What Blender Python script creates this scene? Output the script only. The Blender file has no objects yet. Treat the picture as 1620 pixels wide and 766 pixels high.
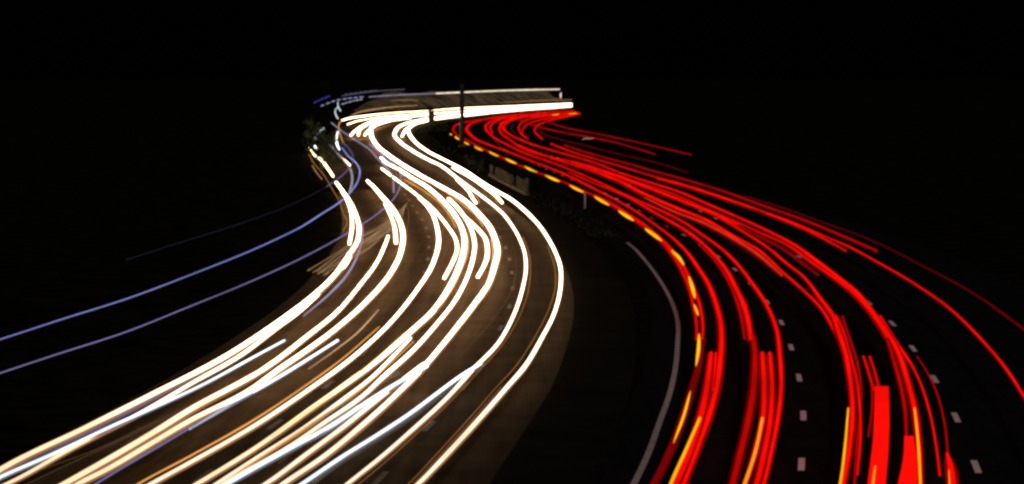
import bpy, bmesh, math, random
from mathutils import Vector
random.seed(7)
S = bpy.context.scene
COL = S.collection
R = math.radians

# ------------------------------------------------------------------ camera
FPX, CX, CY, CAMH = 4670.0, 810.0, 383.0, 8.2       # focal length in px of a 1620 px wide frame
PITCH = math.atan((383 - 120) / FPX)
cam = bpy.data.objects.new('camera', bpy.data.cameras.new('camera'))
COL.objects.link(cam); S.camera = cam
cam.location = (0, 0, CAMH)
cam.rotation_euler = (R(90) - PITCH, 0, 0)
cam.data.sensor_width = 36.0
cam.data.lens = 36.0 * FPX / 1620.0
cam.data.clip_start = 0.5; cam.data.clip_end = 8000

# ------------------------------------------------------------------ world: night sky, weak added fill lamp
w = bpy.data.worlds.new('World'); S.world = w; w.use_nodes = True
nt = w.node_tree
bg = nt.nodes['Background']
sky = nt.nodes.new('ShaderNodeTexSky'); sky.sky_type = 'NISHITA'; sky.sun_disc = False
sky.sun_elevation = R(48); sky.sun_rotation = R(155)
nt.links.new(sky.outputs[0], bg.inputs[0])
bg.inputs[1].default_value = 0.00004
sun = bpy.data.objects.new('moon', bpy.data.lights.new('moon', 'SUN'))  # added lamp, stands in for whatever lit the dashes and edge line
COL.objects.link(sun)
sun.data.energy = 0.42; sun.data.angle = R(12); sun.data.color = (1.0, 0.95, 0.92)
sun.rotation_euler = (R(42), 0, R(25))

S.view_settings.view_transform = 'Standard'; S.view_settings.look = 'None'
S.view_settings.exposure = 0.0; S.view_settings.gamma = 1.0
S.view_settings.use_curve_mapping = False
S.render.engine = 'CYCLES'
S.cycles.pixel_filter_type = 'BLACKMAN_HARRIS'
S.cycles.filter_width = 2.9
S.cycles.max_bounces = 3; S.cycles.diffuse_bounces = 2; S.cycles.glossy_bounces = 2
S.cycles.use_denoising = True

# ------------------------------------------------------------------ geometry helpers
def ground_point(x, y, h=0.0):
    """the point of the horizontal plane z=h that stands at pixel (x,y) of the photograph; also metres per pixel there"""
    a = (x - CX) / FPX; b = (CY - y) / FPX
    cp, sp = math.cos(PITCH), math.sin(PITCH)
    d = Vector((a, cp + b * sp, -sp + b * cp))
    t = (h - CAMH) / d.z
    return Vector((0, 0, CAMH)) + d * t, t / FPX

def catmull(P, n):
    out = []
    Q = [[2*P[0][k]-P[1][k] for k in range(len(P[0]))]] + [list(p) for p in P] + [[2*P[-1][k]-P[-2][k] for k in range(len(P[0]))]]
    for i in range(1, len(Q) - 2):
        p0, p1, p2, p3 = Q[i-1], Q[i], Q[i+1], Q[i+2]
        # centripetal-like: finite-difference tangents limited by segment length
        def L(a, b): return max(1e-6, math.hypot(a[0]-b[0], a[1]-b[1]))
        l01, l12, l23 = L(p0, p1), L(p1, p2), L(p2, p3)
        m1 = [l12*((p2[k]-p1[k])/l12*l01 + (p1[k]-p0[k])/l01*l12)/(l01+l12) for k in range(len(p1))]
        m2 = [l12*((p3[k]-p2[k])/l23*l12 + (p2[k]-p1[k])/l12*l23)/(l12+l23) for k in range(len(p1))]
        for s in range(n):
            t = s / n
            h00 = 2*t**3-3*t*t+1; h10 = t**3-2*t*t+t; h01 = -2*t**3+3*t*t; h11 = t**3-t*t
            out.append([h00*p1[k]+h10*m1[k]+h01*p2[k]+h11*m2[k] for k in range(len(p1))])
    out.append(list(P[-1]))
    return out

def parse(s, wd):
    P = [[float(v) for v in q.split(',')] for q in s.split()]
    n = len(P); out = []
    for i, p in enumerate(P):
        if len(p) == 3: out.append(p); continue
        u = i / (n-1) * (len(wd)-1); k = min(int(u), len(wd)-2) if len(wd) > 1 else 0
        ww = wd[0] if len(wd) == 1 else wd[k] + (wd[k+1]-wd[k])*(u-k)
        out.append([p[0], p[1], ww])
    return out

def new_obj(name, me, mat=None, parent=None):
    o = bpy.data.objects.new(name, me); COL.objects.link(o)
    if mat: me.materials.append(mat)
    if parent: o.parent = parent
    return o
def tag(o, label=None, cat=None, group=None, kind=None):
    if label: o['label'] = label
    if cat: o['category'] = cat
    if group: o['group'] = group
    if kind: o['kind'] = kind
    return o
def empty(name, loc, label, cat, group=None):
    e = bpy.data.objects.new(name, None); COL.objects.link(e); e.location = loc
    return tag(e, label, cat, group)

def tube_mesh(name, path, profile='round', origin=Vector((0, 0, 0)), taper=False, power=None):
    """path: list of (Vector centre, radius)"""
    bm = bmesh.new(); rings = []
    n = len(path)
    if profile == 'round': ang = [(math.cos(2*math.pi*k/8), math.sin(2*math.pi*k/8)) for k in range(8)]
    elif profile == 'box': ang = [(1, .18), (-1, .18), (-1, -.18), (1, -.18)]
    for i, (c, r) in enumerate(path):
        a = path[max(0, i-1)][0]; b = path[min(n-1, i+1)][0]
        d = (b - a); d.normalize()
        side = d.cross(Vector((0, 0, 1))); side.normalize(); up = side.cross(d)
        rr = r
        if taper: rr = r * max(0.06, math.sin(math.pi * i / (n-1)) ** 0.6)
        rings.append([bm.verts.new(c - origin + side*(x*rr) + up*(y*rr)) for x, y in ang])
    m = len(ang)
    for i in range(n-1):
        for k in range(m):
            bm.faces.new((rings[i][k], rings[i][(k+1) % m], rings[i+1][(k+1) % m], rings[i+1][k]))
    bm.faces.new(list(reversed(rings[0]))); bm.faces.new(rings[-1])
    bmesh.ops.recalc_face_normals(bm, faces=bm.faces)
    me = bpy.data.meshes.new(name); bm.to_mesh(me); bm.free()
    if power:
        at = me.attributes.new('power', 'FLOAT', 'POINT'); at.data.foreach_set('value', [q for q in power for _ in range(m)])
    if profile == 'round':
        for p in me.polygons: p.use_smooth = True
    return me

# ------------------------------------------------------------------ materials
def nodes(m):
    m.use_nodes = True; t = m.node_tree; return t, t.nodes, t.links
def principled(name, base, rough=0.9, spec=0.2, noise=None, noise_scale=1.0, amount=0.35, bump=0.0):
    m = bpy.data.materials.new(name); t, N, L = nodes(m); p = N['Principled BSDF']
    p.inputs['Roughness'].default_value = rough; p.inputs['Specular IOR Level'].default_value = spec
    tc = N.new('ShaderNodeTexCoord'); nz = N.new('ShaderNodeTexNoise')
    nz.inputs['Scale'].default_value = noise_scale; nz.inputs['Detail'].default_value = 8
    L.new(tc.outputs['Object'], nz.inputs['Vector'])
    mx = N.new('ShaderNodeMix'); mx.data_type = 'RGBA'
    lo = [c*(1-amount) for c in base]; hi = [min(1, c*(1+amount)) for c in (noise or base)]
    mx.inputs['A'].default_value = (*lo, 1); mx.inputs['B'].default_value = (*hi, 1)
    mr = N.new('ShaderNodeMapRange'); mr.inputs['From Min'].default_value = .35; mr.inputs['From Max'].default_value = .65
    L.new(nz.outputs['Fac'], mr.inputs['Value']); L.new(mr.outputs[0], mx.inputs['Factor'])
    L.new(mx.outputs['Result'], p.inputs['Base Color'])
    if bump:
        b = N.new('ShaderNodeBump'); b.inputs['Strength'].default_value = bump; b.inputs['Distance'].default_value = .05
        L.new(nz.outputs['Fac'], b.inputs['Height']); L.new(b.outputs[0], p.inputs['Normal'])
    return m
_glow = {}
def glow(col, strength):
    key = (tuple(col), strength)
    if key in _glow: return _glow[key]
    m = bpy.data.materials.new('lamp_and_halo_light'); t, N, L = nodes(m)
    p = N['Principled BSDF']; p.inputs['Base Color'].default_value = (0, 0, 0, 1); p.inputs['Specular IOR Level'].default_value = 0
    p.inputs['Emission Color'].default_value = (*col, 1); p.inputs['Emission Strength'].default_value = strength
    # slow flicker of the lamp along its way
    tc = N.new('ShaderNodeTexCoord'); nz = N.new('ShaderNodeTexNoise'); nz.inputs['Scale'].default_value = .12; nz.inputs['Detail'].default_value = 3
    L.new(tc.outputs['Object'], nz.inputs['Vector'])
    mr = N.new('ShaderNodeMapRange'); mr.inputs['From Min'].default_value = .3; mr.inputs['From Max'].default_value = .7
    mr.inputs['To Min'].default_value = .72*strength; mr.inputs['To Max'].default_value = 1.2*strength
    L.new(nz.outputs['Fac'], mr.inputs['Value'])
    # bright trails carry a tuned brightness along their way: weaker near, stronger far off
    at = N.new('ShaderNodeAttribute'); at.attribute_name = 'power'
    mu = N.new('ShaderNodeMath'); mu.operation = 'MULTIPLY'; L.new(mr.outputs[0], mu.inputs[0]); L.new(at.outputs['Fac'], mu.inputs[1])
    L.new(mu.outputs[0], p.inputs['Emission Strength'])
    _glow[key] = m; return m

WHITE = (1.0, .66, .40); COOL = (.80, .88, 1.0); CREAM = (1.0, .70, .50); ORANGE = (1.0, .42, .10)
BLUE = (.30, .34, .85); VIOLET = (.33, .27, .62); LILAC = (.42, .36, .55); GREY = (.42, .41, .40)
RED = (1.0, .004, .002); AMBER = (1.0, .42, .006); TAN = (.55, .30, .13); DRED = (.26, .002, .002)
PINK = (.75, .55, .50)

# ------------------------------------------------------------------ the setting
# centre lines on the ground, near to far
def path_ground(s, h=0.0, shift=0.0, n=6):
    P = parse(s, (1,)); out = [ground_point(p[0], p[1], h)[0] for p in P]
    out = [[v.x, v.y] for v in out]
    C = catmull(out, n)
    if shift: C = offset(C, shift)
    return C
def offset(C, d):
    out = []
    for i, c in enumerate(C):
        a = C[max(0, i-1)]; b = C[min(len(C)-1, i+1)]
        t = Vector((b[0]-a[0], b[1]-a[1])); t.normalize()
        out.append([c[0] + t.y*d, c[1] - t.x*d])
    return out
def extend_near(C, y0=20.0):
    (x1, y1), (x2, y2) = C[0], C[4]
    k = (x2-x1)/(y2-y1)
    return [[x1 + k*(y0-y1), y0]] + C

LEFT_NEAR = extend_near(path_ground('665,689 729,619 772,556 805,488 811,458 810,431 798,388 789,371 740,322 690,280 640,246 615,222 612,208 630,197 680,186 735,179 810,172 904,166'))
RIGHT_NEAR = extend_near(path_ground('1268,735 1271,658 1264,597 1251,548 1235,508 1211,475 1184,446 1156,421 1126,399 1080,371 1039,350 985,319 900,283 840,257 800,237 778,216 772,203 790,194 840,187 915,180'))
def sheet(name, left, right, z, mat):
    n = min(len(left), len(right)); bm = bmesh.new(); K = 6
    rows = [[bm.verts.new((left[i][0]+(right[i][0]-left[i][0])*k/K, left[i][1]+(right[i][1]-left[i][1])*k/K, z)) for k in range(K+1)] for i in range(n)]
    for i in range(n-1):
        for k in range(K): bm.faces.new((rows[i][k], rows[i][k+1], rows[i+1][k+1], rows[i+1][k]))
    bmesh.ops.recalc_face_normals(bm, faces=bm.faces)
    for f in bm.faces:
        if f.normal.z < 0: f.normal_flip()
    me = bpy.data.meshes.new(name); bm.to_mesh(me); bm.free()
    return tag(new_obj(name, me, mat), kind='structure')

m_ground = principled('verge_soil', (.004, .0045, .002), 1.0, .0, noise=(.009, .008, .0045), noise_scale=.8, amount=.4, bump=.4)
def asphalt(name, base):
    m = bpy.data.materials.new(name); t, N, L = nodes(m); p = N['Principled BSDF']
    p.inputs['Roughness'].default_value = 1.0; p.inputs['Specular IOR Level'].default_value = 0
    tc = N.new('ShaderNodeTexCoord')
    a = N.new('ShaderNodeTexNoise'); a.inputs['Scale'].default_value = .5; a.inputs['Detail'].default_value = 6
    b = N.new('ShaderNodeTexNoise'); b.inputs['Scale'].default_value = 22; b.inputs['Detail'].default_value = 4
    L.new(tc.outputs['Object'], a.inputs['Vector']); L.new(tc.outputs['Object'], b.inputs['Vector'])
    mp = N.new('ShaderNodeMapping'); mp.inputs['Scale'].default_value = (2.6, .05, 1)
    c = N.new('ShaderNodeTexNoise'); c.inputs['Scale'].default_value = 1.4; c.inputs['Detail'].default_value = 5
    L.new(tc.outputs['Object'], mp.inputs['Vector']); L.new(mp.outputs[0], c.inputs['Vector'])
    s1 = N.new('ShaderNodeMath'); s1.operation = 'ADD'; L.new(a.outputs['Fac'], s1.inputs[0]); L.new(b.outputs['Fac'], s1.inputs[1])
    s2 = N.new('ShaderNodeMath'); s2.operation = 'ADD'; L.new(s1.outputs[0], s2.inputs[0]); L.new(c.outputs['Fac'], s2.inputs[1])
    mr = N.new('ShaderNodeMapRange'); mr.inputs['From Min'].default_value = 1.1; mr.inputs['From Max'].default_value = 1.9
    L.new(s2.outputs[0], mr.inputs['Value'])
    mx = N.new('ShaderNodeMix'); mx.data_type = 'RGBA'; L.new(mr.outputs[0], mx.inputs['Factor'])
    mx.inputs['A'].default_value = (*[v*.6 for v in base], 1); mx.inputs['B'].default_value = (*[v*1.45 for v in base], 1)
    L.new(mx.outputs['Result'], p.inputs['Base Color'])
    bu = N.new('ShaderNodeBump'); bu.inputs['Strength'].default_value = .5; bu.inputs['Distance'].default_value = .01
    L.new(b.outputs['Fac'], bu.inputs['Height']); L.new(bu.outputs[0], p.inputs['Normal'])
    return m
m_road = asphalt('asphalt', (.050, .036, .022)); m_road2 = asphalt('unlit_asphalt', (.010, .010, .010))  # warm headlight tint put into the brown asphalt, darker copy for the unlit road
m_paint = principled('road_paint', (.84, .84, .84), .7, .1, noise_scale=6, amount=.15)
m_dim_paint = principled('dim_road_paint', (.12, .105, .085), .8, .1, noise_scale=5, amount=.3)  # darker copy of the road paint; weaker light put into its colour

bm = bmesh.new()
G = 40
vs = [[bm.verts.new((-3000 + 6000*i/G, -300 + 6300*j/G, 0)) for i in range(G+1)] for j in range(G+1)]
for j in range(G):
    for i in range(G): bm.faces.new((vs[j][i], vs[j][i+1], vs[j+1][i+1], vs[j+1][i]))
me = bpy.data.meshes.new('ground'); bm.to_mesh(me); bm.free()
tag(new_obj('ground', me, m_ground), kind='structure')
sheet('road_towards', offset(LEFT_NEAR, -8.2), offset(LEFT_NEAR, 2.3), .004, m_road)  # right edge pulled in to where the glow on the road fades
sheet('verge', offset(LEFT_NEAR, 2.3), offset(LEFT_NEAR, 4.4), .003, principled('light_fade_verge', (.014, .011, .007), 1.0, 0, noise=(.014, .012, .008), noise_scale=.35, amount=.2))  # strip of in-between tone added to fade the lit road into black
sheet('road_away', offset(RIGHT_NEAR, -4.3), offset(RIGHT_NEAR, 10.5), .004, m_road2)

def ribbon(name, C, width, mat, z=.010):
    bm = bmesh.new(); A = offset(C, -width/2); B = offset(C, width/2)
    va = [bm.verts.new((p[0], p[1], z)) for p in A]; vb = [bm.verts.new((p[0], p[1], z)) for p in B]
    for i in range(len(C)-1): bm.faces.new((va[i], vb[i], vb[i+1], va[i+1]))
    for f in bm.faces:
        f.normal_update()
        if f.normal.z < 0: f.normal_flip()
    me = bpy.data.meshes.new(name); bm.to_mesh(me); bm.free()
    return tag(new_obj(name, me, mat), kind='structure')
def dashes(name, C, offs, mat, length=2.0, gap=7.0, width=.14, start=0.0, cont=()):
    bm = bmesh.new()
    def quad_run(C, s0, s1, wd):
        # walk along C
        pts = []; acc = 0
        for i in range(len(C)-1):
            a = Vector(C[i]); b = Vector(C[i+1]); l = (b-a).length
            if acc + l >= s0 and acc <= s1:
                t0 = max(0, (s0-acc)/l); t1 = min(1, (s1-acc)/l)
                if not pts: pts.append(a.lerp(b, t0))
                pts.append(a.lerp(b, t1))
            acc += l
        for i in range(len(pts)-1):
            d = pts[i+1]-pts[i]
            if d.length < 1e-4: continue
            d.normalize(); nrm = Vector((d.y, -d.x))*wd/2
            q = [pts[i]-nrm, pts[i]+nrm, pts[i+1]+nrm, pts[i+1]-nrm]
            bm.faces.new([bm.verts.new((v.x, v.y, .008)) for v in q])
    for o in offs:
        D = offset(C, o); tot = sum((Vector(D[i+1])-Vector(D[i])).length for i in range(len(D)-1))
        s = start
        while s < tot and s < 520:
            quad_run(D, s, s+length, width); s += length+gap
    for o in cont:
        D = offset(C, o); quad_run(D, 0, 700, .18)
    for f in bm.faces:
        f.normal_update()
        if f.normal.z < 0: f.normal_flip()
    me = bpy.data.meshes.new(name); bm.to_mesh(me); bm.free()
    return tag(new_obj(name, me, mat), kind='structure')
S0R = (Vector(RIGHT_NEAR[1])-Vector(RIGHT_NEAR[0])).length - 1.0
dashes('lane_markings', RIGHT_NEAR, (0, 3.65), m_paint, start=S0R % 9.0)
dashes('dim_lane_markings', LEFT_NEAR, (0, -3.65), m_dim_paint, start=3.0)

ribbon('edge_line', path_ground('982,806 1003,766 1024,722 1043,670 1059,625 1069,580 1072,545 1073,515 1069,495 1058,468 1042,441 1022,414 1002,392 992,384'), .14, principled('edge_paint', (.46, .47, .50), .7, .2, noise_scale=3, amount=.12))
# bank added behind the far bend, brown for the glow of lit truck sides
m_bank = principled('brown_glow_bank', (.17, .125, .075), .95, .0, noise=(.30, .22, .13), noise_scale=.16, amount=.45, bump=.5)
BK = path_ground('612,175.6 660,172 735,167.5 810,163.5 906,160', n=10)
bm = bmesh.new(); rows = []
prof = [(0, 0), (1, .5), (2.5, 1.5), (5, 2.9), (7, 3.6), (8, 3.8)]
for i, c in enumerate(BK):
    row = []
    for d, z in prof:
        end = min(1, i/9, (len(BK)-1-i)/2); z *= end
        q = offset(BK, -d)[i]; j = random.uniform(-.22, .22)*min(1, z)
        row.append(bm.verts.new((q[0]+j*2, q[1], z - .03 + j + .35*math.sin(i*.7)*min(1, z/3))))
    rows.append(row)
for i in range(len(rows)-1):
    for k in range(len(prof)-1): bm.faces.new((rows[i][k], rows[i][k+1], rows[i+1][k+1], rows[i+1][k]))
for f in bm.faces:
    f.normal_update()
    if f.normal.z < 0: f.normal_flip()
me = bpy.data.meshes.new('glow_bank'); bm.to_mesh(me); bm.free()
tag(new_obj('glow_bank', me, m_bank), kind='structure')

# ------------------------------------------------------------------ light trails
H_WHITE, H_RED = .65, .85
_n = [0]
def p_y(y):
    t = (y - 470) / 220; return 0 if t < 0 else (1 if t > 1 else t*t*(3-2*t))
def trail(name, label, cat, col, strength, s, wd, h, profile='round', parent=None, group=None, taper=False, n=7, halo_fringe=None):
    P = parse(s, wd if isinstance(wd, (tuple, list)) else (wd,))
    C = catmull(P, n)
    _n[0] += 1
    hh = h + (((_n[0]*37) % 13) - 6) * .006
    path = []; power = []
    for x, y, ww in C:
        u = min(1, max(0, (p_y(y)))) if strength > 2 else 0
        far = min(1, max(0, (360-y)/120))
        power.append((1 - u*(1 - 1.6/strength))*(1+.6*far-.8*min(1, max(0, (200-y)/14))) if strength > 2 else 1.0)
        p, mpp = ground_point(x, y, hh)
        path.append((p, max(.006, ((max(ww*.60-.9, ww*.42)*(1-p_y(y)) + p_y(y)*ww*.76)*(1-.26*min(1, max(0, (204-y)/14))) if strength > 2 else max(ww*.9-1.1, ww*.62))/2*mpp)))
    base = Vector((path[0][0].x, path[0][0].y, 0)) if parent is None else Vector(parent.location)
    me = tube_mesh(name, path, profile, base, taper, power)
    o = new_obj(name, me, glow(col, strength))
    if halo_fringe:  # dim side strands imitate the soft halo round the trail
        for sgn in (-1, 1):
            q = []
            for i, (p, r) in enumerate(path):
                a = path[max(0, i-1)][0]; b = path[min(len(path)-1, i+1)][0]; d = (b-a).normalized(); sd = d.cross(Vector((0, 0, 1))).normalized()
                q.append((p + sd*(sgn*r*halo_fringe[3]) - Vector((0, 0, r*.35)), r*halo_fringe[2]))
            f = new_obj('halo_fringe', tube_mesh('halo_fringe', q, 'round', base, False, [min(1, .55+.45*pw) for pw in power]), glow(halo_fringe[0], halo_fringe[1]), o)
    if parent is None:
        o.location = base; tag(o, label, cat, group)
    else: o.parent = parent
    return o
# ------------------------------------------------------------------ solid things
def box(bm, c, s, rz=0.0, bev=0.0):
    g = bmesh.ops.create_cube(bm, size=1.0)['verts']
    for v in g:
        x, y, z = v.co.x*s[0], v.co.y*s[1], v.co.z*s[2]
        v.co = Vector((c[0] + x*math.cos(rz) - y*math.sin(rz), c[1] + x*math.sin(rz) + y*math.cos(rz), c[2] + z))
    if bev:
        es = list({e for v in g for e in v.link_edges})
        bmesh.ops.bevel(bm, geom=es, offset=bev, segments=2, affect='EDGES')
def cyl(bm, c, r0, r1, h, n=14):
    g = bmesh.ops.create_cone(bm, cap_ends=True, segments=n, radius1=r0, radius2=r1, depth=h)['verts']
    for v in g: v.co += Vector((c[0], c[1], c[2] + h/2))
def fin(name, bm, mat, parent=None, smooth=False):
    me = bpy.data.meshes.new(name); bm.to_mesh(me); bm.free()
    if smooth:
        for p in me.polygons: p.use_smooth = True
    return new_obj(name, me, mat, parent)
m_galv = principled('galvanised_steel', (.46, .44, .44), .6, .4, noise_scale=3, amount=.18)
m_dark = principled('dark_weathered_steel', (.03, .028, .025), .7, .2, noise_scale=2, amount=.3)
m_post = principled('white_plastic', (.75, .74, .72), .6, .3, noise_scale=8, amount=.1)
m_conc = principled('stained_concrete', (.09, .08, .055), .9, .0, noise=(.14, .12, .08), noise_scale=2.5, amount=.45, bump=.4)
m_leaf = principled('shrub_leaf', (.035, .045, .025), .9, .0, noise=(.07, .08, .045), noise_scale=2, amount=.3)
m_bark = principled('bark', (.07, .055, .04), .9, .1, noise_scale=5)

# tall mast standing in the median before the far bend
p, m = ground_point(731, 233, 0)
mast = empty('mast', (p.x, p.y, 0), 'tall dark steel mast standing out against the far white trails', 'mast')
bm = bmesh.new(); cyl(bm, (0, 0, .25), .27, .24, 7.0, 16); fin('pole', bm, m_dark, mast, True)
bm = bmesh.new(); box(bm, (0, 0, .125), (.8, .8, .25), 0, .03); fin('base', bm, m_conc, mast)
bm = bmesh.new(); box(bm, (0, -.27, 1.3), (.2, .04, .6), 0, .01); fin('hatch', bm, m_dark, mast)
p, m = ground_point(727.6, 216, 0)
bm = bmesh.new(); cyl(bm, (0, 0, 0), .05, .04, 1.9, 8); o = fin('marker_post', bm, m_post, None, True); o.location = (p.x, p.y, 0)
tag(o, 'thin pale marker post just left of the tall dark mast', 'post')

# broad dark sign seen from behind
p, m = ground_point(682.5, 203, 0)
sg = empty('road_sign', (p.x, p.y, 0), 'dark back of a squat road sign left of the mast, against the brightest band', 'road sign')
bm = bmesh.new(); box(bm, (0, 0, 1.85), (1.0, .08, 1.9), 0, .02); fin('panel', bm, m_dark, sg)
for sx in (-.32, .32):
    bm = bmesh.new(); cyl(bm, (sx, .08, 0), .05, .05, 2.7, 10); fin('post', bm, m_dark, sg, True)
bm = bmesh.new(); cyl(bm, (0, .08, 2.6), .03, .02, .75, 8); fin('rod', bm, m_dark, sg, True)

# slender marker post on the inner verge
p, m = ground_point(925.3, 331, 0)
mp = empty('delineator_post', (p.x, p.y, 0), 'slender white delineator post below the amber flashes', 'post')
bm = bmesh.new(); cyl(bm, (0, 0, 0), .045, .06, .98, 10); fin('post', bm, m_post, mp, True)
bm = bmesh.new(); box(bm, (0, -.055, .8), (.05, .02, .14), 0, .005); fin('reflector', bm, m_galv, mp)

# low parapet with upright panels in the median
a, _ = ground_point(776, 279, 0); b, _ = ground_point(834, 309, 0)
par = empty('parapet', (a.x, a.y, 0), 'dim low parapet of stained concrete panels in the dark median', 'parapet')
d = Vector((b.x-a.x, b.y-a.y, 0)); L_ = d.length; rz = math.atan2(d.y, d.x)
bm = bmesh.new(); c = d*.5; box(bm, (c.x, c.y, .12), (L_, .35, .24), rz, .02); fin('base', bm, m_conc, par)
N_ = 12
for k in range(N_):
    if k in (1, 8): continue
    c = d*((k+.5)/N_); hh = random.uniform(.62, .8)
    bm = bmesh.new(); box(bm, (c.x, c.y, .26+hh/2), (L_/N_*random.uniform(.66, .86), .12, hh), rz, .02); fin('panel', bm, m_conc, par)
bm = bmesh.new(); box(bm, (d.x, d.y, .6), (.16, .2, 1.2), rz, .02); fin('end_post', bm, m_conc, par)

# shrubs: leafy crown of small faces, short stems
def shrub(label, x, y, width, height, n=900, name='shrub', cat='shrub', trunk=.0, group='shrubs beside the road'):
    p, m = ground_point(x, y, 0)
    root = empty(name, (p.x, p.y, 0), label, cat, group)
    rnd = random.Random(int(x*7+y))
    bm = bmesh.new()
    cl = [(rnd.uniform(-.5, .5)*width, rnd.uniform(-.5, .5)*width, trunk + rnd.uniform(.15, .95)*(height-trunk), rnd.uniform(.12, .3)*width) for _ in range(14)]
    for _ in range(n):
        cx, cy, cz, r = rnd.choice(cl)
        v = Vector((rnd.gauss(0, 1), rnd.gauss(0, 1), rnd.gauss(0, 1))); v.normalize(); v *= r*rnd.uniform(.4, 1.1)
        q = Vector((cx, cy, max(.1, cz))) + v; q.z = max(q.z, .08)
        s = rnd.uniform(.05, .12)*max(1, height/2.2)
        u = Vector((rnd.gauss(0, 1), rnd.gauss(0, 1), rnd.gauss(0, 1))).normalized(); t = u.orthogonal().normalized()
        bm.faces.new([bm.verts.new(q+u*s), bm.verts.new(q+t*s*.5), bm.verts.new(q-u*s), bm.verts.new(q-t*s*.5)])
    fin('crown', bm, m_leaf, root)
    bm = bmesh.new()
    for k in range(5):
        cx, cy, cz, r = cl[k]
        a = Vector((cx*.1, cy*.1, 0)); b = Vector((cx, cy, cz))
        me_path = [(a, .05*height/2), (a.lerp(b, .5)+Vector((.05, 0, .1)), .035*height/2), (b, .015*height/2)]
        tm = tube_mesh('t', me_path); bm.from_mesh(tm); bpy.data.meshes.remove(tm)
    fin('trunk', bm, m_bark, root)
shrub('bushy shrub at the left edge of the far bend, greenish in the glow', 510, 262, 2.6, 3.0, 2000)
shrub('smaller shrub right of the greenish bush at the far bend', 522, 270, 1.4, 1.6, 900)
shrub('dark tall bush breaking up the bluish lights at the far left', 496, 232, 2.0, 3.2, 500)

shrub('small tuft of scrub on the inner verge left of the parapet', 742, 262, 1.0, .9, 260)
shrub('sparse tuft close to the left end of the parapet', 756, 272, .8, .9, 200)
shrub('dark rounded bush at the foot of the squat road sign', 689, 208, 3.2, 1.3, 700)
# rough grass of the median, uncountable
rnd = random.Random(3); bm = bmesh.new()
for _ in range(2500):
    i = rnd.randrange(1, min(len(LEFT_NEAR), len(RIGHT_NEAR))-1)
    u = rnd.random(); a = offset(LEFT_NEAR[i-1:i+2], 4.5)[1]; q = Vector((a[0]+rnd.uniform(0, 1.4), a[1]+rnd.uniform(-6, 6), 0))
    if q.y < 150: continue
    s = rnd.uniform(.08, .28); dx, dy = rnd.uniform(-.08, .08), rnd.uniform(-.08, .08)
    bm.faces.new([bm.verts.new((q.x-.012, q.y, .0)), bm.verts.new((q.x+.012, q.y, .0)), bm.verts.new((q.x+dx, q.y+dy, s))])
o = fin('grass', bm, m_leaf); tag(o, 'rough grass along the edge of the median', 'grass', kind='stuff')
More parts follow.
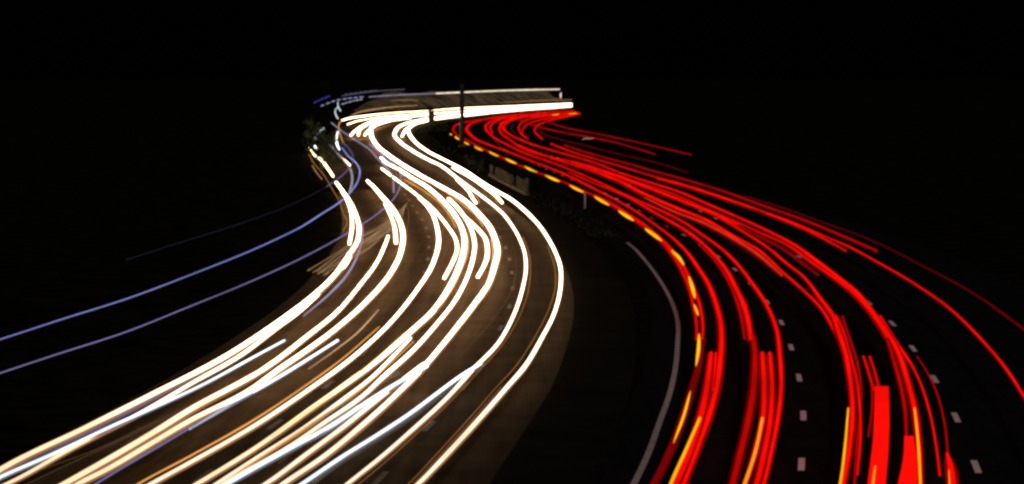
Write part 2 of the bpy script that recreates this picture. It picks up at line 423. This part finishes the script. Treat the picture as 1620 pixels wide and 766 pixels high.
# white headlight trails: (label, colour, strength, path in photo pixels, widths, height)
WS = 13.0
HEAD = [
 ('cream outermost trail entering at the lower left edge, highest of the left bundle', WHITE, WS, '-40,770 0,744.5 134,678.5 242,624.5 363,561 448,504 488,474 529,436 553,402 565,383 568,359 563,340 555,322 543,304 532,289', (14,13,13,12,11,10,9,7), .65),
 ('short white stub inside the outermost left curve, ending bluntly in mid air beside it', WHITE, WS, '552.8,386 557,356 555,336 547,314 541,303', (8,8,6,5,5), .68),
 ('creamy trail just under the outermost one, merging with it at the left bend', WHITE, WS, '-30,784 16,764 108,713 242,643 300,609 385,560 434,523 472,495 515,455 548,418 563,392', (9,9,9,9,8,7,6), .62),
 ('pale blue white trail ending in mid air above the lower left lanes', COOL, 3.0, '-40,776 0,756 80,721 188,670 242,646 322,608.5 400,566 450,539', (9,9,8,7,6), .66),
 ('white trail of the middle left lane, upper of a close pair', WHITE, WS, '60,790 107,764 188,718 242,686 296,652 400,595 421,582 488,531 531,496 569,452 598,412 610,385 614,374', (14,14,13,11,8,7), .65),
 ('broad white trail curving through the middle left bend with a blunt far end', WHITE, WS, '80,795 129,764 161,748 242,701 296,669 400,615 440,586 488,553 531,521 582,475 617,434 633.5,401 637.5,370 630,345 618,327 605,312 593,298 581,286', (12,12,12,13,12,12,11,12,10,6), .67),
 ('short white stub hugging the inside of the middle left bend', WHITE, WS, '626.5,384 624,359 618,341 609,323', (9,9,8,6), .7),
 ('icy white trail ending bluntly between the left pair and an orange line', COOL, 4.0, '300,678 380,632 421,609 461,585 501,560 534,539', (5,7,8,7,7), .66),
 ('creamy trail running directly beside the long orange line', CREAM, WS, '180,800 240,766 300,733 408,671 488,617.5 563,562 623,505 658,461 685,417 694,380 691.5,360 684,338 674,324 664,314', (11,10,10,9,9,9,10,9,8,8), .65),
 ('thin white trail beginning alone right of the grey strip and joining the next bundle', WHITE, WS, '703,440 716,415 723,396 722,382 709,359.6 696,343 679,325 666,314 652,303 629,286 604,267', (9,9,8,7,7,6,6,5), .64),
 ('very broad white trail with a split edge, middle of the left carriageway', WHITE, WS, '255,800 316,764 408,707 488,650 545,610 608,562 650,525 687,490 709,458 724,428 733,400 735,382 731,362 721,343 707,325 692,310 672,294 650,281 632,269 610,257 603,250', (11,10,10,12,13,13,14,12,12,11,10,9,8,6), .66),
 ('cream strand just right of the very broad white trail near the bottom', CREAM, WS, '300,794 343,766 408,724 488,673 542,633 590,596 623,563 650,535', (9,9,9,8,7,5), .63),
 ('slim cream trail in the middle lane, between two orange edged trails', CREAM, WS, '320,788 354,766 461,705 515,668 569,631 614,590 648,560 690,514 721,474 740,436 749,405 751,388 747,367 736,345 723,328 710,315', (9,9,9,10,9,9,9,9,8,8), .65),
 ('bright cool white trail fading in under the blended middle trails', COOL, 6.0, '310,790 364,764 381,754 461,709 515,680 582,636 640,600 676,580', (8,9,11,11,10,6), .66),
 ('cream trail parting left of a fork at the bottom centre', CREAM, WS, '370,796 421,766 488,717 542,677 582,645 630,607 670,576', (10,10,10,10,9,8), .64),
 ('cream trail parting right of a fork at the bottom centre, joining the broadest curve', CREAM, WS, '400,800 450,765 515,721 569,677 636,616 672,579 700,546 721,520 748,485 772,450 783,418 787,400 786,388 781,372 773,357 760,342 748,329 731,315 705,300 679,286 658,274 632,258 612,244 596,230 588,216 587,204 595,196 610,190 640,184.5 680,181 735,176.5 810,170.5 904,165.5', (11,11,11,13,13,13,11,10,9,8,7,6), .66),
 ('white stub that peels off the broadest curve and ends beside it', WHITE, WS, '756,438 764,424 770,409 771,392 768,378 757,364 745,352 734,342 722,328', (9,10,10,9,8,7), .62),
 ('white trail in the bottom right lane with a cool pale edge, ending bluntly', COOL, 7.0, '430,798 483,763 542,723 600,687 654,651 690,624 734,592 760,576', (9,9,9,8,8,7), .66),
 ('pinkish white trail of the inner lane, second from the dark median', (1.0,.74,.55), 7.0, '510,800 550,766 600,726 654,679 708,629 748,585 789,542 812,500 827,455 832,425 830,400 822,378 810,357 797,340 783,327 757,307 738,293 722,281 698,263 677,253 651,238 633,225 624,213 627,205 640,197 662,191 690,186 735,180.5 810,173.5 904,168', (8,8,8,8,7,7,7,7,8,8,9,8,7), .65),
 ('white stub forking off the second trail from the median, ending in mid lane', WHITE, WS, '753,321 748,314 742,304 732,293 722,284', (7,7,6,5), .68),
 ('innermost long white trail, closest to the dark median', (1.0,.75,.52), 9.0, '625,800 664,764 708,718 761,660 802,613 831,579 856,537 877,495 887,452 886,420 878,398 868,379 853,357 835,338 810,317 777,298 757,285 738,272 720,262 704,254 677,240 658,226 648,213 645,206 652,199 671,193 700,188 735,184 810,176 904,169', (9,9,9,8,8,8,9,8,7,7,8,9,8,7), .65),
 ('white stub forking off the innermost long trail, ending in mid lane', WHITE, WS, '794,320.5 784,309.5 770,299 755,288 738,277.5 716,265.5', (7,7,7,6,5), .68),
 ('short slanting white stroke left of the far bend, isolated by the foliage', WHITE, 7.0, '527,279 519,267 507,252 498,246 489,234', (6,6,6,5,4), .65),
 ('short warm stroke crossing a grey band left of the far bend', WHITE, 6.0, '554,262 546,254.5 539,248', (5,5,4), .65),
 ('upper white trail sweeping round the far bend to the right end', WHITE, WS, '540,191 552,187.5 574,184 613,179.5 676,175.5 720,172 810,168 905,164', (4,5,5,3,2.5,3,3,3), .7),
 ('short white crescent below the upper far sweep', WHITE, 7.0, '550,197 562,192.5 577,189.5 600,185.5 640,182', (4,4,4,4), .65),
 ('leftmost of three short white hooks under the far bend', WHITE, WS, '555,214 564,205.5 580,196 600,189 640,183.5 690,179', (5,5,6,7,6), .65),
 ('middle one of three short white hooks under the far bend', WHITE, WS, '567,214 568,207 574,201.5 592,194 620,188 680,183', (5,5,6,7,6), .63),
 ('rightmost of three short white hooks under the far bend', WHITE, WS, '577,214 583,207 591,200.5 612,193 650,187.5', (5,5,7,7,6), .67),
 ('short white hook between the two innermost trails in the far bend', WHITE, WS, '636,216 640,208 650,200 680,190 735,182', (5,6,8,9), .66),
 ('thin blue white dashes of a high lamp left of the far bend, upper one', COOL, 1.2, '538.7,175.6 535,168.5 534.5,161.5', (2.5,2,1.5), 1.5),
 ('thin blue white arc left of the far bend, lower one', COOL, 1.2, '534.8,188 531,181 530.5,175 536,168', (2.5,2.5,2,1.2), 1.5),
 ('thick bluish white upright stroke at the left of the far bend', COOL, 2.5, '537,237 533.5,229 532.5,219 534.5,208', (4,6,5,3), .9),
 ('glimpse of bluish light broken up by the roadside foliage', COOL, 1.2, '499,222 500.5,214 506,208.5 512,203', (3,6,5,3), .9),
 ('small bright bluish blob under the foliage glimpse', COOL, 3.0, '498,231 500.5,235 503,239', (4,5,3), .9),
]
for lab, c, st, s, wd, h in HEAD:
    trail('headlight_trail', lab, 'light trail', c, st, s, wd, h, group='trails of oncoming headlights',
          halo_fringe=((1.0, .50, .22) if c != COOL else (.45, .47, .55), .55, .5, 1.35) if max(wd) > 6 else None)

THIN = [
 ('long blue line high over the verge, upper of the two bright ones', BLUE, 1.15, '-40,549 0,537 100,504.5 200,473 300,435.5 434,380 480,357 508,339 543,315.5 558,300 567.5,283 569,268.6 563,257.6 550.5,246.6 541,234', (1.5,1.8,2.6,3.0,2.4), 4.0),
 ('long violet line high over the verge, lower of the two bright ones', VIOLET, 1.0, '-40,604 0,590.5 92,560 200,525 300,485 400,444 480,407 550,368.6 608,329.5 618,320 630,303 634,288 633,273 625.7,262 605,245 585,228', (1.5,1.7,2.0,2.2,2.6,2.2), 4.0),
 ('faint dark violet line, topmost over the left verge', VIOLET, .05, '200,411 300,379 380,354 480,315 516,296', (1.2,1.6,2), 5.0),
 ('purple thread looping round the upper left bend', VIOLET, .5, '516,296 549,270 556,260 558.5,250 555,239 548,231 542,226', (1.8,1.8,1.4), 5.0),
 ('violet edge line under the broad middle left trail at the bottom', VIOLET, .7, '110,792 151,766 269,696 340,654 400,622', (4,4,4,3), .9),
 ('violet grey edge of the outermost left curve', LILAC, .9, '480,500 520,466 548,436 566,403 573,378 573,355', (3,5,5,4,3), .8),
 ('lilac strand between the two outermost left trails', VIOLET, .35, '-20,763 108,701 242,634 380,556 440,517', (5,5,5,3), .5),
 ('long glowing orange line crossing the left lanes to the bottom edge', ORANGE, 1.0, '160,803 220,765 300,722 408,660.5 488,607 540,569 600,517', (4.5,4.5,4.5,4,3), .75),
 ('yellow orange edge line left of the very broad trail', (1.0,.52,.04), 1.2, '430,690 461,668.5 529,621 568,590 605,559 640,527', (2,3.5,3.5,3,2), .75),
 ('orange edge line left of the slim cream middle trail', ORANGE, .85, '380,745 461,692 515,655 569,618 614,578 655,540', (4,5,4,4,3), .75),
 ('thin orange line in the fork between two white middle trails', ORANGE, 1.1, '721,360 713,344 699,325 673,304 640,284', (2.5,2.5,2.5,2.5), .75),
 ('thin orange line under the broadest curve', ORANGE, 1.1, '764,358 755,344 731,323 705,304 674,283', (2.5,2.5,2.5,2), .75),
 ('orange band on the outer edge of the very broad trail at its bend', (1.0,.50,.17), 1.1, '690,490 715,458 730,425 738,406 740.5,390 738.5,372 731,353', (2,3,4,4.5,4,2), .72),
 ('orange band inside the broadest curve at its bend', (1.0,.50,.17), 1.1, '764,462 774,437 779,412 780,394 777,379', (3,4,4,3), .72),
 ('thin orange thread beside the stub in the second lane from the median', ORANGE, 1.0, '758.8,321 754,311 747,303 738,295', (1.8,1.8,1.4), .75),
 ('thin orange thread beside the stub nearest the median', ORANGE, 1.0, '788,321 779,309 768,300 755,291', (1.8,1.8,1.4), .75),
 ('brown orange thread on the right of the second trail from the median', ORANGE, .35, '560,772 606,734 658,687 712,636 755,590 797,543 822,500 836,458 839,425 836,398 827,375', (1.6,1.8,1.8,2.2,2), .75),
 ('thin brown thread left of the innermost trail at the bottom', ORANGE, .35, '612,796 648,764 694,715 745,659 786,612 817,578 845,535 868,490 879,450 877,420 866,390', (1.6,1.8,1.8,2.2,2), .75),
 ('thin reddish thread hugging the innermost trail near the bottom', (.8,.3,.12), .35, '650,770 700,716 752,659 793,612', (1.5,2,1.5), .8),
 ('fine pale orange thread tapering out between the left lanes', (1.0,.62,.35), 1.0, '488,584 529,555 569,523 585,506 599,490', (1,2.2,2.6,1.4), .9),
 ('thin orange squiggle left of the far bend, upper one', ORANGE, .5, '487,240 495,256 511,275 525,298 535,315 544,339 549,350 543,366', (1.6,1.4,1.6,1.4), .9),
 ('short thin orange squiggle left of the far bend, lower one', (1.0,.5,.22), .6, '494,262 500,272 509.5,284', (1.4,1.8,1.2), .9),
 ('small orange hook left of the far bend, falling from the upper sweep', ORANGE, 1.0, '541,190.5 536.5,196 536,203 539,215 543,227', (2.2,2.2,1.8), .9),
 ('thin brown thread along the outer edge of the left pair', (.8,.38,.14), .35, '300,650 350,622 421,577 488,526 531,490 566,450 590,415', (1.4,1.6,1.4), .9),
 ('long thin lamp line along the top of the far bend', (1.0,.82,.62), 1.6, '885,141.3 810,143 735,146 690,148', (2.2,2.6,2.4), 4.0),
 ('thin lilac part of the far top line', LILAC, .8, '690,148 650,149.5 610,151.5 584,153.5', (2.0,2.2,1.8), 4.0),
 ('thin second lilac line over the far bend', LILAC, .35, '640,141.5 600,144 570,147.5 540,152', (1.3,1.3,1), 4.6),
 ('small bright lamp blob at the right end of the far bend', CREAM, 1.5, '887,155.5 887,151 887.5,146.5', (1.5,3,1.5), 2.0),
 ('straight pale lilac band cutting across the left bend to a blunt end', LILAC, .8, '623,304.5 621,281 613,267 599,253 586,238 558,219 543,209 524,194', (4,4,3.6,3,2.6,2.2), 1.1),
 ('grey band bending down the left verge to a blunt end', GREY, .75, '552.8,304.6 556.5,291 557,278 553.6,266 546,256 535,244 520,227 508,215.5', (5,5,5,4,3,2.2), 1.1),
 ('tan glow streak over the left half of the far bend, just above the white sweep', TAN, .8, '552,185 566,178.5 590,173.5 620,169.5 660,167', (1.5,3.5,4,3,1.5), 1.6),  # light on the band behind the bend, built as a glowing strand
 ('short tan glow streak higher over the left half of the far bend', TAN, .6, '618,159.5 640,158.3 662,159', (1,2.2,1), 2.4),  # same lit band, another glowing strand higher up
 ('small pale smear across the thin high red lines right of the far bend', PINK, .5, '921,221.5 925,219.3 932,219.6 940,219', (1,2,1.6,.8), 1.0),
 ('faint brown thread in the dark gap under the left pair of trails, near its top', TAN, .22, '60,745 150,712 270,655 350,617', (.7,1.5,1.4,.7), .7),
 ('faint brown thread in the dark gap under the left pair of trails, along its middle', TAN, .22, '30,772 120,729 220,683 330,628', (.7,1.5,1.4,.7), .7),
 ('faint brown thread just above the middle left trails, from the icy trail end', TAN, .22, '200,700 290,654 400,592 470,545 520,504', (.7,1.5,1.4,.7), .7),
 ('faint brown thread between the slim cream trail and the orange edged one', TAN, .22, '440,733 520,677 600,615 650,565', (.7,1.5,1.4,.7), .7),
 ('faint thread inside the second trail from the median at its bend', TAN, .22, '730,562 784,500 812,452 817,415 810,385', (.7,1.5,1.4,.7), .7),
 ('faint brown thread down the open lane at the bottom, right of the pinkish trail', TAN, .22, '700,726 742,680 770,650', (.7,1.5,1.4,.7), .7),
 ('brownish glow streak under the top line of the far bend', TAN, .6, '905,158 860,159 830,160.5 790,163', (1.4,2,1), 1.2),  # lighter streak of the lit band, built as a glowing strand
]
for lab, c, st, s, wd, h in THIN:
    trail('marker_and_glow_trail', lab, 'light trail', c, st, s, wd, h, group='thin trails of side and marker lamps')

# the dotted far trails: one lamp blinking, dots are its parts
def dotted(label, s, n, wd, h, col, st, duty=.6, lo=0, taper=False):
    P = catmull(parse(s, (1,)), 30)
    seg = [0]
    for i in range(1, len(P)): seg.append(seg[-1] + math.hypot(P[i][0]-P[i-1][0], P[i][1]-P[i-1][1]))
    def at(d):
        for i in range(1, len(P)):
            if seg[i] >= d:
                t = (d-seg[i-1])/max(1e-6, seg[i]-seg[i-1]); return [P[i-1][k]+(P[i][k]-P[i-1][k])*t for k in (0, 1)]
        return P[-1][:2]
    p0, _ = ground_point(P[0][0], P[0][1], h)
    root = empty('blinking_lamp_trail', (p0.x, p0.y, 0), label, 'light trail')
    for k in range(n):
        a = seg[-1]*k/n; b = a + seg[-1]/n*duty*random.uniform(.8, 1.15)
        q = [at(a), at((a+b)/2), at(b)]
        trail('flash', None, None, col, st, ' '.join('%.2f,%.2f' % tuple(v) for v in q), wd, h, parent=root, n=2)
    return root
dotted('dotted bluish line trailing off at the far upper left, lower arc', '508,168 520,163 534,158.5 550,156 578,153', 8, (1.8,), 4.0, (.5,.48,.85), .9)
dotted('dotted bluish line at the far upper left, middle arc', '541,165 556,160.5 575,156.5', 6, (1.8,), 3.4, (.6,.58,.8), .9)
dotted('dim deep blue dotted line highest at the far upper left', '497,162.5 510,156.5 524,151.5', 5, (2,), 4.4, (.10,.08,.7), .8)
dotted('fine dotted line above the far bend, faint and grey', '545,150 570,146 600,142.5', 7, (1.2,), 4.8, LILAC, .4)

# flickering lamp that leaves a ladder of fine ticks
def ladder(label, s, wd, h, col, st, step=4.2):
    P = catmull(parse(s, (1,)), 60); acc = 0; last = P[0]
    base, _ = ground_point(P[0][0], P[0][1], 0)
    root = empty('flickering_lamp_trail', (base.x, base.y, 0), label, 'light trail', 'trails of flickering lamps')
    for p in P[1:]:
        acc += math.hypot(p[0]-last[0], p[1]-last[1]); last = p
        if acc < step: continue
        acc = 0
        trail('flash', None, None, col, st, '%.2f,%.2f %.2f,%.2f' % (p[0]-.3, p[1]-wd/2, p[0]+.3, p[1]+wd/2), (2.2,), h, parent=root, n=1)
ladder('ladder of fine grey green ticks under the cool trail of the bottom right lane', '492,767 548,727 606,691 660,655 694,629 738,597 768,575', 5, .60, (.20,.19,.15), .8)
ladder('comb of fine pale ticks above the bright cool white trail at the bottom centre', '486,676 515,656 560,630 600,606 634,588', 5, .72, (.30,.27,.22), .8)

# sweep of hair-thin tan streaks: reflections built as glowing strands
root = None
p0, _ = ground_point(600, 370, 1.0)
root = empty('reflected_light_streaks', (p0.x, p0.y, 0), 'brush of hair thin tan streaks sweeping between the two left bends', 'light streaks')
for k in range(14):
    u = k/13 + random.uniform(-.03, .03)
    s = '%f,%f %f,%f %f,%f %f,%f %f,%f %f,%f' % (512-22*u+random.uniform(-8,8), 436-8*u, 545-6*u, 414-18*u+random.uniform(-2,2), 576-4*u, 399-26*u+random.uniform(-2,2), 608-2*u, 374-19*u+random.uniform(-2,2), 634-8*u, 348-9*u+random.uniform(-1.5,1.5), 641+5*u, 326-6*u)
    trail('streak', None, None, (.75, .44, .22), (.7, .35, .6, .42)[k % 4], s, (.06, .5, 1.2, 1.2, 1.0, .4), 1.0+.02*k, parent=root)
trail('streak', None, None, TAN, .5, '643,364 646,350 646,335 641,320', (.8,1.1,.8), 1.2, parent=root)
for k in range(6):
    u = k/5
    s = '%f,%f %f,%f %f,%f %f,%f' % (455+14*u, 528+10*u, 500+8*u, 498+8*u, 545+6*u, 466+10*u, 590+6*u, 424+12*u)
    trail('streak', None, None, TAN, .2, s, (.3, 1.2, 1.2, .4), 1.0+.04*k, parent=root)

# ------------------------------------------------------------------ red trails
RS = 1.05
REDS = [
 ('innermost dim red trail that carries the amber flashes, fading out at mid height', RED, .75, '1102,537 1102,515 1096,480 1085,442 1069,411 1048,384 1020,360 992,340 962,322 927,304 888,287 849,273 815,259 780,243 757,232 741,223 729,216.5 720,211 717,205 719,200 727,196 740,193 770,189 820,184', (5,5,6,6,5,4,4,4,3,3,3,4,4,3), .85),
 ('second red strand beside the amber flashes, slightly brighter and further right', RED, .95, '1111,537 1112,515 1108,487 1096,452 1080,420 1058,390 1038,371 1021,356.6 992,337 966,321 940,308', (5,5,6,6,5,4,4,3), .88),
 ('very dark red trail curling down left of the brightest amber stroke', DRED, .7, '1022,785 1035,764 1065,702 1095,614 1106,575 1112,536', (9,9,9,7,6), .85),
 ('bright red trail nearest the guardrail from the bottom edge up', RED, RS, '1072,790 1081,766 1105,703 1124,650 1135,606 1139,575 1141.5,540 1140,510 1134,485 1121,450 1106,426 1085,397 1062,375 1038,357 1011,338 979,319 940,299 898,278 872,267 841,255 800,239 770,228 752,220 743,212 738,205 741,199 755,192.5 785,186 830,181 870,178 908,176', (10,10,10,9,8,7,5,4,4,5,4,4,5,5,4,4,4), .85),
 ('wide red trail with a square far end, left strand of the inner pair', RED, .95, '1058,790 1069,766 1088,722 1113,641 1121,595 1125,559', (12,12,12,10,8), .9),
 ('narrow red strand joining the inner pair from the right', RED, 1.0, '1126,620 1131,590 1133,559', (7,6,6), .86),
 ('dull red trail down the middle of the inner lane', RED, .45, '1152,790 1159,766 1170,722 1183,668 1192,614 1194.5,575 1193,545 1190,530', (11,11,11,11,9,9), .85),
 ('bright red trail rising out of the dull inner lane trail', RED, RS, '1188,538 1184,510 1177,484 1164,456 1150,429 1137,412 1123,396.6 1100,376 1080,362 1063,352 1031,334 1002,317 970,302 940,290 900,273', (8,9,7,6,6,5,4,3), .87),
 ('thin dim red stub parting left of the inner lane trail', RED, .5, '1178,536 1174,509 1164,472 1148,437 1128,409 1107,388', (4,5,5,4,3), .85),
 ('left strand of the red pair with square far ends in the inner lane', RED, .95, '1170,790 1179,766 1196,710 1207,662 1209,614 1206,559', (8,8,9,9,9,8), .9),
 ('right strand of the red pair with square far ends in the inner lane', RED, .95, '1188,790 1197,766 1208,721 1218,668 1221.5,614 1218,559', (10,10,10,9,8,7), .88),
 ('slim red trail left of the first row of dashes', RED, RS, '1200,790 1208,766 1221,711 1231.5,656 1236,606 1234,565 1229,523 1215,487 1189,447 1170,422 1145,396.6 1112.6,373 1080,351 1051,336 1022,323 992,309.6 940,285 885,262 820,238 802,229 785,220 775,212 769,205 768,200 775,193.5 802,186 850,182.5 900,179', (7,7,7,6,5,5,4,4,4,4,4,4), .85),
 ('red trail at the left of the centre lane, ending where the lane straightens', RED, RS, '1324.5,532 1299,488 1269,458 1237,430 1202.7,398 1158,373 1119,350 1075,332 1018,307 979,287 940,272 900,259 860,246 820,230', (5,5,5,7,8,8,6,5,4), .85),
 ('orange tinted wide red trail beside the centre lane one', (.75,.03,.01), .9, '1237,436 1200,404 1158,377 1110,352 1070,337 1020,313', (5,8,7,6,4), .80),
 ('long red trail through the centre lane with an amber lower stroke beside it', RED, RS, '1330,790 1335,764 1344,708 1349,646 1345,600 1338,560 1327,526 1318,501 1296,470 1275,442 1242,415 1221,397 1171,364 1132,341 1080,319 1018,295 979,281 940,268 905,257', (7,8,8,8,9,7,5,5,5,6,7,7,5), .87),
 ('short red stub ending bluntly amid the upper red bundle', RED, RS, '1169,357 1140,343 1106,329 1070,314 1030,300', (6,6,5,4), .83),
 ('dark red band crossing the second row of far dashes', RED, .25, '1294,435 1270,417 1243,396.6 1198,373 1168,357', (5,6,6,5), .85),
 ('red strand weaving right of the centre lane amber stroke', RED, .95, '1356,751 1361,695 1360,641 1355,600 1344,560 1333,524 1322,501', (5,5,5,5,6,8), .88),
 ('dark red strand trailing right of the centre lane strands', RED, .4, '1351,780 1356,700 1361,600 1354,565 1346,541 1333,501', (6,6,5,5,5,5), .84),
 ('short narrow red stroke just above the big red slab, left one', RED, .8, '1382,617 1376,595 1366,564', (5,5,4.5), .95),
 ('short narrow red stroke just above the big red slab, right one', RED, .85, '1391,616 1385,592 1376,564', (5,4.5,4), .95),
 ('dark red stroke running down the left edge of the big red slab', RED, .35, '1374,690 1380,640 1379,614 1372,585', (5,5,5), .8),
 ('bright red trail of the third lane with an amber lower stroke on its right edge', RED, RS, '1457,790 1456,764 1453,700 1447,648 1435,600 1422,560 1408,533 1382,496 1355,463 1328,441 1287,410 1263,392 1224,370.5 1171,345.7 1119,323 1080,306 1018,286 979,273 948,260.5 915,250 872,238 840,228 818,219 802,210 795,203 792,197 801,191 825,185.5 864,179', (8,9,9,8,8,8,6,5,5,4,4,4,4,4,4), .85),
 ('second red strand of the third lane, lower left of the bright one', RED, .95, '1405,534 1387,506 1362,475 1333,450 1287,417.7 1240,385 1210,372 1158,348 1113,328.7 1070,309.6 1005,287.4 940,265 915,258 872,249 830,237 806,221 793,211 790,202 797,194.5 825,187 880,182', (9,8,5,4,4,4,4,4,4,4), .87),
 ('dark lower end of the second third lane strand', RED, .5, '1434,690 1432,650 1424,606 1411,560 1404,534', (5,6,6,6), .82),
 ('thin red trail curving right of the third lane amber stroke to a blunt end', RED, RS, '1487,752 1481,705 1470,649 1454,601 1437,569 1424,551 1407,525 1392,501', (4.5,4,4,5,6,6), .85),
 ('dim red thread right of the thin blunt ended trail', RED, .4, '1500,724 1494,668 1479,614 1465,586 1451,564', (5,4,3.5,2.5), .85),
 ('bright red end piece at the bottom, left of the rightmost dash', RED, RS, '1509,790 1507,764 1503,735 1498,716', (13,13,11,4), .95),
 ('lone red trail sweeping out through the right edge of the picture', RED, RS, '1660,690 1620,627 1592,584 1556,541 1502,488 1448,450 1381,411 1345,391.5 1307,375 1254,352 1213,337 1150,314.5 1084,293 1031,278.6 980,263 942,252 911,242.7 890,235 872,228', (5,5,4.5,4,4,3.5,3.5,4), .85),
 ('brighter short trail under the lone sweeping one, with a blunt end', RED, RS, '1338,397 1286,369 1223,342 1150,316 1084,295 1040,283', (4,5.5,6,6,4), .83),
 ('soft dull red trail outside the lone sweeping one', RED, .5, '1386,397 1338,376 1275,350 1213,328 1150,305 1084,284.8 1031,270.4 996,260 950,248 924,240.5 905,234 893,229.6', (6,6,5,4.5,4,4,3), .85),
 ('very faint red thread farthest to the right, leaving at the right edge', RED, .12, '1660,550 1620,521 1543,466 1462,422 1380,381 1296,350 1244,331 1180,311', (6,5,3,2.5,2.5,3), .9),
 ('short red hook in the far red bend, upper left', RED, .9, '779,210.5 776,205 777,198 788,190.5 820,185 850,182', (4,4,4,3,3), .85),
 ('short red hook in the far red bend, second from the left', RED, .9, '802.6,211.5 799,206 797.5,200 806,192 825,187 860,183', (4,4,4,3,3), .85),
 ('red hook in the middle of the far red bend', RED, .9, '834.7,219.5 824,211 820.5,203 825,194 840,188 880,183 910,180', (3.5,3.5,3,3,3), .85),
 ('red hook touching the middle hook of the far bend', RED, .85, '826,212 827,204 834,197.5 850,191 880,186 918,180.5', (3,3,3,3,3), .87),
 ('rightmost red hook of the far bend', RED, .9, '858,220 850,213 845.5,207 848,200.5 860,194 880,188.5 915,181', (3.5,3.5,3.5,3,3), .85),
 ('dark red thread falling right from the far bend', RED, .14, '1088,273 1040,258 984,245 919,229 880,219 860,212 852,204', (2,2,2.2,2.5), .85),
 ('broad red band closing the far red bend at its right end', RED, 1.0, '916,179 895,180.5 870,183 845,186', (4,5,5,3), .8),
 ('long thin high red line crossing the far hooks, lower one', RED, .5, '1036,244 1000,233 963,223 940,218.5 904,212 875,206.5 857,202 836,196 824,190 820,186 822,181 824,178', (2.2,2.4,2.4,2.8,2.6,2.4), 3.2),
 ('long thin high red line crossing the far hooks, upper one', RED, .42, '1094,245 1040,232.5 984,220 940,211 905,204.5 880,198 865,192 857,187.5 855.5,183 855.5,179', (2.2,2.2,2.4,2.6,2.4), 3.2),
]
for lab, c, st, s, wd, h in REDS:
    trail('taillight_trail', lab, 'light trail', c, st, s, wd, h, group='trails of departing tail lights',
          halo_fringe=(RED, st*.22, .62, 1.35) if max(wd) > 4.4 and st > .4 else None)
trail('taillight_trail', 'large flat topped red slab, the widest shape in the picture', 'light trail', RED, RS, '1384,800 1387,766 1394,690 1395,640 1394.5,613', (34,32.5,28.5,27,25.5), 1.05, 'box', group='trails of departing tail lights')
trail('taillight_trail', 'smaller flat topped red slab left of the third lane amber stroke', 'light trail', RED, RS, '1431,800 1436,766 1439.5,725 1438,691', (36,34,24,17), 1.05, 'box', group='trails of departing tail lights')

IND = [
 ('bright amber stroke at the bottom, nearest the guardrail', '1052,790 1061,766 1085,712 1107,662', (7,7.5,7,6)),
 ('orange amber stroke at the bottom of the inner lane', '1170,790 1178,766 1195,715 1206,662', (8,8,7,6)),
 ('slim amber stroke at the bottom of the centre lane', '1324,790 1329,766 1337,705 1342,646', (6.5,6,5.5,4)),
 ('slim amber stroke at the bottom of the third lane', '1456.5,790 1456,766 1452.5,700 1447,646', (6,5.5,5,3.5)),
 ('short orange amber stroke inside the large red slab', '1377,790 1381,766 1384.5,738', (6,5.5,4)),
 ('very short orange stroke at the bottom, left of the rightmost dash', '1501,790 1502,766 1501,744', (5,4,2.5)),
 ('tiny amber glint at the right end of the far red bend', '900,180.3 906,179.6 912,179', (1.5,2.2,1.5)),
 ('tiny amber glint inside the far red bend', '874,182 879,181.5 884,181', (1.5,2,1.5)),
]
for k, (lab, s, wd) in enumerate(IND):
    trail('indicator_trail', lab, 'light trail', (1.0,.28,.01) if k in (1, 4, 5) else AMBER, 1.15, s, wd, 1.3 if k in (4,) else 1.0, group='steady amber lamp trails')
FL = ['712,211.5 714.5,214', '719,216 723,218.5 727,221', '734,224.6 738,227 742.5,229', '750,231.7 757,235.4 764,238.3', '773.5,240 781,244 788.5,247.4', '799.5,251 808.5,255.5 817.5,259',
      '829,263 839,268.3 850,272.7', '862,277 874,282.8 886,287.6', '900.5,293 912,299.3 924,304.8', '940,311 952,318.2 964,325', '978,333.5 991,341.8 1003,349.6', '1020,361.5 1034,371.5 1047,381.5',
      '1062,396 1073,406.5 1082.5,420', '1089.5,437 1095,454 1099.5,473', '1098,481 1101.5,490 1105,500', '1106,527 1105,553 1101,580', '1092.5,618 1082,657 1065,702']
p0, _ = ground_point(1102, 580, .9)
root = empty('blinking_indicator_trail', (p0.x, p0.y, 0), 'row of yellow turn signal flashes along the inner edge of the red trails', 'light trail')
for k, s in enumerate(FL):
    wd = (4.2, 4.6, 4.6, 5, 5, 5.4, 5.6, 6, 6, 6.6, 7, 7.4, 7.6, 8, 6, 8, 7)[k]
    trail('flash', None, None, (1.0, .47, .008), 1.35, s, (wd*.88,), .98, parent=root, taper=True, n=8)
